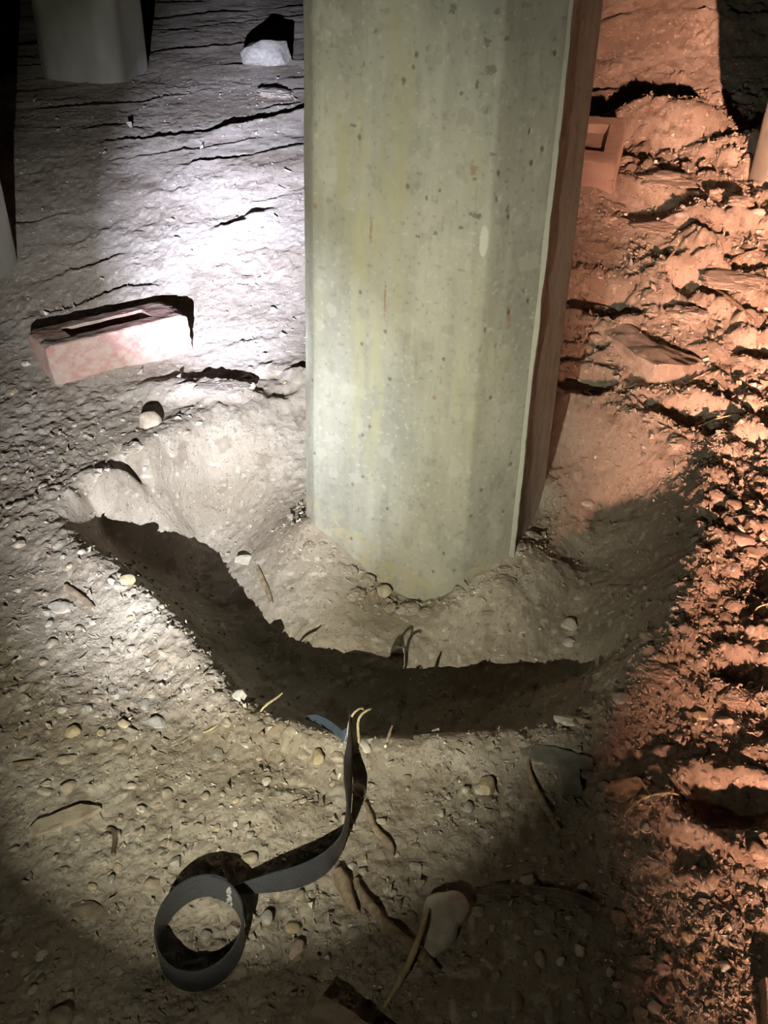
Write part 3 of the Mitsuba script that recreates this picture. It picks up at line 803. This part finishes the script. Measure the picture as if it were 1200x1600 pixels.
stalk('straw', [(600, 1576), (624, 1544), (646, 1506), (658, 1474), (668, 1440)], (.0010, .0020, .0022, .0018, .0008), 'dry_straw', 'yellow-brown straw leaning on the pale three-cornered stone', 'straw', 1.0, 6, .1, 7, (.0, .006, .013, .016, .012))
stalk('root_hair', [(404, 1112), (418, 1100), (430, 1092), (441, 1083)], (.0007, .0010, .0010, .0006), 'dry_straw', 'thin pale root sticking out over the near rim of the pit', 'root', 1.0, 7, .1, 6, None, True)
stalk('root_hair', [(546, 1160), (545, 1134), (550, 1118), (560, 1108), (568, 1110)], (.0010, .0012, .0011, .0008), 'dry_straw', 'left of two looped rootlets above the top of the strap', 'root', 1.0, 8, .1, 6, None, True)
stalk('root_hair', [(558, 1160), (559, 1134), (562, 1120), (574, 1110), (580, 1107)], (.0010, .0012, .0011, .0008), 'dry_straw', 'right of two looped rootlets above the top of the strap', 'root', 1.0, 9, .1, 6, None, True)
stalk('root_hair', [(604, 1162), (608, 1148), (613, 1134)], (.0012, .0012, .0006), 'root_wood', 'tiny rootlet at the rim right of the looped rootlets', 'root', 1.0, 10, .1, 6, None, True)
stalk('root', [(403, 888), (410, 908), (418, 926), (424, 945)], (.0020, .0030, .0028, .0018), 'root_wood', 'short root poking from the mound below the pale shard', 'root', 1.0, 11)
stalk('stick', [(103, 918), (118, 930), (132, 940), (146, 952)], (.0026, .0036, .0034, .0020), 'root_wood', 'short stick right of the flat white stone', 'stick', .6, 12)
stalk('straw', [(318, 1146), (332, 1140), (340, 1134)], (.0008, .0010, .0006), 'dry_straw', 'fine straw fragment on the soil near the cream stone chip', 'straw', 1.0, 13, .1, 6)
stalk('root_hair', [(1082, 686), (1104, 668), (1130, 660), (1168, 660)], (.0008, .0011, .0011, .0007), 'dry_straw', 'thin pale root arching over the red-lit soil at the right', 'root', 1.0, 14, .1, 6, (0, .006, .007, 0))
stalk('root_hair', [(974, 1278), (1000, 1256), (1030, 1248), (1064, 1246)], (.0008, .0010, .0010, .0007), 'dry_straw', 'thin root lying in the gravel right of the bent stem', 'root', 1.0, 15, .1, 6, (0, .003, .004, .0))
stalk('straw', [(1000, 1228), (1008, 1240), (1016, 1250)], (.0010, .0012, .0008), 'dry_straw', 'yellow straw fragment crossing the thin root at the right', 'straw', 1.0, 16, .1, 6, (.004, .004, .003))
stalk('root_hair', [(1178, 975), (1184, 958), (1200, 950)], (.0008, .0010, .0008), 'dry_straw', 'small arching rootlet at the right edge beside the pit', 'root', 1.0, 17, .1, 6, (0, .006, .004))
stalk('stick', [(20, 1195), (40, 1194), (62, 1190)], (.0012, .0018, .0012), 'root_wood', 'short brown stick at the left edge', 'stick', .8, 18)
stalk('stick', [(168, 1298), (178, 1300), (180, 1318), (178, 1338)], (.0016, .0020, .0020, .0014), 'dark_bark', 'small hooked twig in the left foreground', 'stick', .9, 19)
stalk('straw', [(1035, 415), (1046, 404), (1052, 392)], (.0014, .0018, .0012), 'dry_straw', 'straw piece among the red-lit clods', 'straw', 1.0, 20, .1, 6)
stalk('stick', [(1140, 415), (1160, 402), (1185, 392)], (.0024, .0034, .0022), 'root_wood', 'reddish stick lying on the broad clod at the right edge', 'stick', 1.0, 21)
stalk('stick', [(1176, 500 + 3), (1140, 470), (1110, 452)], (.0024, .0030, .0020), 'root_wood', 'dark stick in front of the hollow at the right edge', 'stick', .8, 22)

p = at(70, 1284)
m = slab_mesh([(-.020, -.009), (-.016, -.002), (.012, .012), (.026, .010), (.010, -.002), (-.014, -.012)], .006, .0012, 7)
k = obj('stone_flake', placed(m, (p[0] + .012, p[1], p[2] + .001), euler(2, 4, 0)), 'tan_stone')
tag(k, 'long tan flake half buried in the left foreground', 'stone')
p = at(878, 1200)
m = slab_mesh([(-.036, .008), (-.005, .013), (.020, .012), (.022, .004), (.012, .000), (.016, -.022), (.006, -.026), (-.002, -.004), (-.030, -.002)], .003, .0012, 8)
k = obj('scrap', placed(m, (p[0], p[1], p[2] + .004), euler(-14, 3, 4)), 'grey_scrap')
tag(k, 'flat grey scrap with a bent arm in front of the right end of the pit', 'scrap')
p = at(893, 1130)
m = stone_mesh(77, (.030, .012, .007), 26, .0, 3)
k = obj('mortar_chip', placed(m, (p[0], p[1], p[2] + .002), euler(-12)), 'pale_stone')
tag(k, 'pale crumbly mortar chip on the dark rim right of the pit', 'chip')
p = at(968, 1240)
m = slab_mesh([(-.018, -.004), (-.004, .008), (.014, .008), (.020, .002), (.006, -.007), (-.010, -.009)], .0016, .0022, 9)
k = obj('dead_leaf', placed(m, (p[0], p[1], p[2] + .004), euler(6, 6, -5)), 'root_wood')
tag(k, 'small brown dead leaf lying right of the grey scrap', 'leaf')


# ------------------------------------------------------------------ pebbles: each its own thing
col_poly = Polygon(column_corners(0, **COL)).buffer(.006)


def in_frame(p):
    c = ROT.T @ (p - EYE)
    return 600 + FOC * c[0] / c[2], 800 + FOC * c[1] / c[2]


taken = [(lc[0], lc[1], .05)]
PEB = {'tan': 'tan_stone', 'grey': 'grey_stone', 'pale': 'pale_stone', 'yellowish': 'yellow_stone', 'brown': 'brown_stone'}
ZONES = [  # label, px box, how many, smallest and largest size in px
    ('torch-lit soil left of the strap', (0, 1110, 420, 1590), 56, 9, 20),
    ('bright soil at the left of the pit', (0, 860, 300, 1110), 26, 9, 17),
    ('soil between the pit and the bottom edge', (440, 1165, 880, 1590), 56, 9, 22),
    ('red-lit gravel at the lower right', (880, 1100, 1195, 1590), 64, 9, 22),
    ('red-lit soil right of the pit', (1010, 560, 1195, 1090), 40, 9, 20),
    ('crumbly soil behind the pit at the right', (900, 300, 1195, 560), 26, 9, 18),
    ('grey-lit soil around the pink brick', (0, 480, 470, 800), 26, 8, 15)]
LANDMARKS = [('strap loop', 316, 1462), ('bend of the strap', 530, 1340), ('folded strap end', 505, 1135), ('three-cornered stone', 690, 1436), ('long thin stick', 840, 1398), ('bent dry stem', 845, 1240),
             ('grey scrap', 878, 1210), ('mottled yellow stone', 760, 1222), ('cream chip on the pit rim', 375, 1085), ('flat white stone', 95, 945), ('hooked twig', 178, 1315), ('long tan flake', 80, 1284),
             ('brown slab', 562, 1590), ('flat pinkish stone', 1038, 1170), ('star-shaped pink stone', 1157, 838), ('orange stone in the gravel', 1075, 1461), ('pointed pink chip', 1036, 1510), ('shaded hollow', 1150, 1262),
             ('arching pale root', 1130, 662), ('wing-shaped clod', 1012, 566), ('red-lit brick', 940, 262), ('pale pink brick', 190, 540), ('round tan stone', 236, 656), ('thick bent root', 600, 1440), ('cream pebble', 1132, 1124),
             ('left end of the pit', 85, 800), ('right rim of the pit', 1060, 920), ('short brown stick', 40, 1194), ('upright brown stone', 804, 1556), ('broad reddish clod', 1150, 430), ('low brown stone', 135, 1415)]
bricks_box = [(60, 455, 330, 610), (890, 200, 990, 325)]
for zone, (x0, y0, x1, y1), count, s0, s1 in ZONES:
    for _ in range(count):
        for _try in range(12):
            px, py = rng.uniform(x0, x1), rng.uniform(y0, y1)
            if any(a - 12 < px < c + 12 and b - 12 < py < d + 12 for a, b, c, d in bricks_box):
                continue
            p = at(px, py)
            if col_poly.contains(Point(p[0], p[1])) or rim_poly.buffer(-.004).contains(Point(p[0], p[1])):
                continue
            size = (s0 + (s1 - s0) * rng.random() ** 2.2) / scale_at(p)
            if any(np.hypot(p[0] - a, p[1] - b) < size * .6 + r for a, b, r in taken):
                continue
            break
        else:
            continue
        taken.append((p[0], p[1], size * .6))
        tone = rng.choice(list(PEB), p=[.34, .22, .12, .06, .26])
        el, tall, rnd = rng.uniform(1.0, 1.6), rng.uniform(.5, .85), float(rng.choice([.03, .2, .45]))
        form = ('flat ' if tall < .58 else 'long ' if el > 1.4 else '') + ('rounded' if rnd > .3 else 'angular')
        m = stone_mesh(int(rng.integers(1, 10 ** 6)), (size * el, size, size * tall), int(rng.integers(10, 22)), rnd, 2)
        m = placed(m, (p[0], p[1], float(ground_z(p[0], p[1])) + size * tall * .12), euler(rng.uniform(0, 180), rng.uniform(-15, 15), rng.uniform(-15, 15)))
        name, lx, ly = min(LANDMARKS, key=lambda q: (q[1] - px) ** 2 + (q[2] - py) ** 2)
        dx, dy = px - lx, py - ly
        where = ('close to' if math.hypot(dx, dy) < 45 else 'right of' if dx > abs(dy) else 'left of' if -dx > abs(dy) else 'below' if dy > 0 else 'above')
        if 190 < math.hypot(dx, dy):
            where = 'well ' + where
        k = obj('pebble', m, PEB[tone], None, 30)
        tag(k, f'small {form} {tone} pebble {where} the {name}', 'pebble', f'{tone} pebbles on the {zone}')


# ------------------------------------------------------------------ fine gravel and crumbs: nobody could count them
def gravel(name, label, mat, n, small, large, keep_fn, seed):
    r = np.random.default_rng(seed)
    base = [np.array(trimesh.convex.convex_hull(np.random.default_rng(s).normal(size=(9, 3)) * [1, .85, .65]).vertices) for s in range(14)]
    hulls = [trimesh.convex.convex_hull(b) for b in base]
    v_ = np.exp(r.uniform(math.log(.27), math.log(2.6), n))
    u_ = r.uniform(-1, 1, n)
    x, y = u_ * (.10 + .42 * v_), v_
    on = keep_fn(x, y, r)
    x, y = x[on], y[on]
    z = ground_z(x, y)
    V, F, off = [], [], 0
    kind = r.integers(len(hulls), size=len(x))
    for q, h in enumerate(hulls):
        on = kind == q
        a = np.stack([x[on], y[on], z[on]], 1)
        k = len(a)
        size = (small + (large - small) * r.random(k) ** 3) * (.45 + .55 * np.minimum(a[:, 1] / .8, 1.8)) * .5
        A = r.normal(size=(k, 3, 3)); Q, _ = np.linalg.qr(A)
        Q[np.linalg.det(Q) < 0, :, 0] *= -1
        v = np.einsum('kij,nj->kni', Q, np.array(h.vertices) / 1.6) * size[:, None, None] * [1, 1, .8]
        v = v + a[:, None] + np.stack([0 * size, 0 * size, size * .22], 1)[:, None]
        f = np.array(h.faces)[None] + (np.arange(k) * len(h.vertices))[:, None, None]
        V.append(v.reshape(-1, 3)); F.append(f.reshape(-1, 3) + off); off += k * len(h.vertices)
    scene[name] = mikit.ply((np.vstack(V), np.vstack(F)), mat, False)
    tag(name, label, None, None, 'stuff')


keep_out = [MultiPoint(np.asarray(meshkit.WRITTEN[scene[k]['filename']][0])[:, :2]).convex_hull.buffer(.004) for k in scene if k.startswith(('brick', 'concrete_column_')) and scene[k].get('type') == 'ply']


foot = Polygon(column_corners(0, **COL)).buffer(.030)


def patchy(x, y, r):
    c = sm(.40, .66, fb(x, y, 9, 3, 31) + .5)
    right = sm(.12, .40, x - .1 * (y - .8))
    nopit = ~shapely.contains_xy(rim_poly.buffer(-.005), x, y) | (r.random(len(x)) < .30) | shapely.contains_xy(foot, x, y)
    colp = ~shapely.contains_xy(Polygon(column_corners(0, **COL)).buffer(.004), x, y)
    for q in keep_out:
        colp &= ~shapely.contains_xy(q, x, y)
    far_left = np.where((y > 1.0) & (x < .1), .30, 1.0)
    return (r.random(len(x)) < (.18 + .6 * c) * (.50 + 1.3 * right) * far_left + .8 * shapely.contains_xy(foot, x, y)) & nopit & colp


gravel('ground__fine_gravel', 'fine gravel grains strewn over the soil', 'gravel_mix', 48000, .0016, .0066, patchy, 41)
gravel('ground__soil_crumbs', 'loose crumbs of soil strewn over the ground', 'soil', 48000, .0020, .0092, patchy, 42)



def right_side(x, y, r):
    side = sm(.10, .34, x - .12 * (y - .8)) * sm(.62, .85, y) * (1 - sm(2.0, 2.5, y))
    ok = ~shapely.contains_xy(rim_poly.buffer(.004), x, y) & ~shapely.contains_xy(Polygon(column_corners(0, **COL)).buffer(.004), x, y)
    for q in keep_out:
        ok &= ~shapely.contains_xy(q, x, y)
    return (r.random(len(x)) < side * (.35 + .65 * sm(.42, .6, fb(x, y, 8, 3, 37) + .5))) & ok


gravel('ground__loose_gravel', 'loose coarse gravel in the red-lit soil at the right', 'gravel_mix', 26000, .0030, .0120, right_side, 43)

# ------------------------------------------------------------------ the warm work lamp, outside the frame at the right
look = T().look_at(origin=LAMP.tolist(), target=LAMP_AIM.tolist(), up=[0, 0, 1])


def lamp_part(name, size, where):
    m = trimesh.creation.box(size)
    m.apply_translation(where)
    scene[f'work_lamp__{name}'] = mikit.ply(m, 'lamp_black', False, to_world=look)


lamp_part('housing', (.080, .080, .05), (0, 0, -.028))
lamp_part('barn_door', (.002, .140, .300), (-.0356, 0, .148))
lamp_part('barn_door_001', (.002, .140, .300), (.0356, 0, .148))
lens = (np.array([(-.0253, -.03, 0), (.0253, -.03, 0), (.0253, .03, 0), (-.0253, .03, 0)]), np.array([(0, 1, 2, 3)]))
scene['work_lamp__lens'] = {**mikit.ply(lens, 'lamp_black', False, to_world=look), 'emitter': {'type': 'area', 'radiance': {'type': 'rgb', 'value': LAMP_RADIANCE}}}
tag('work_lamp', 'warm work lamp with black barn doors standing behind the camera', 'lamp')
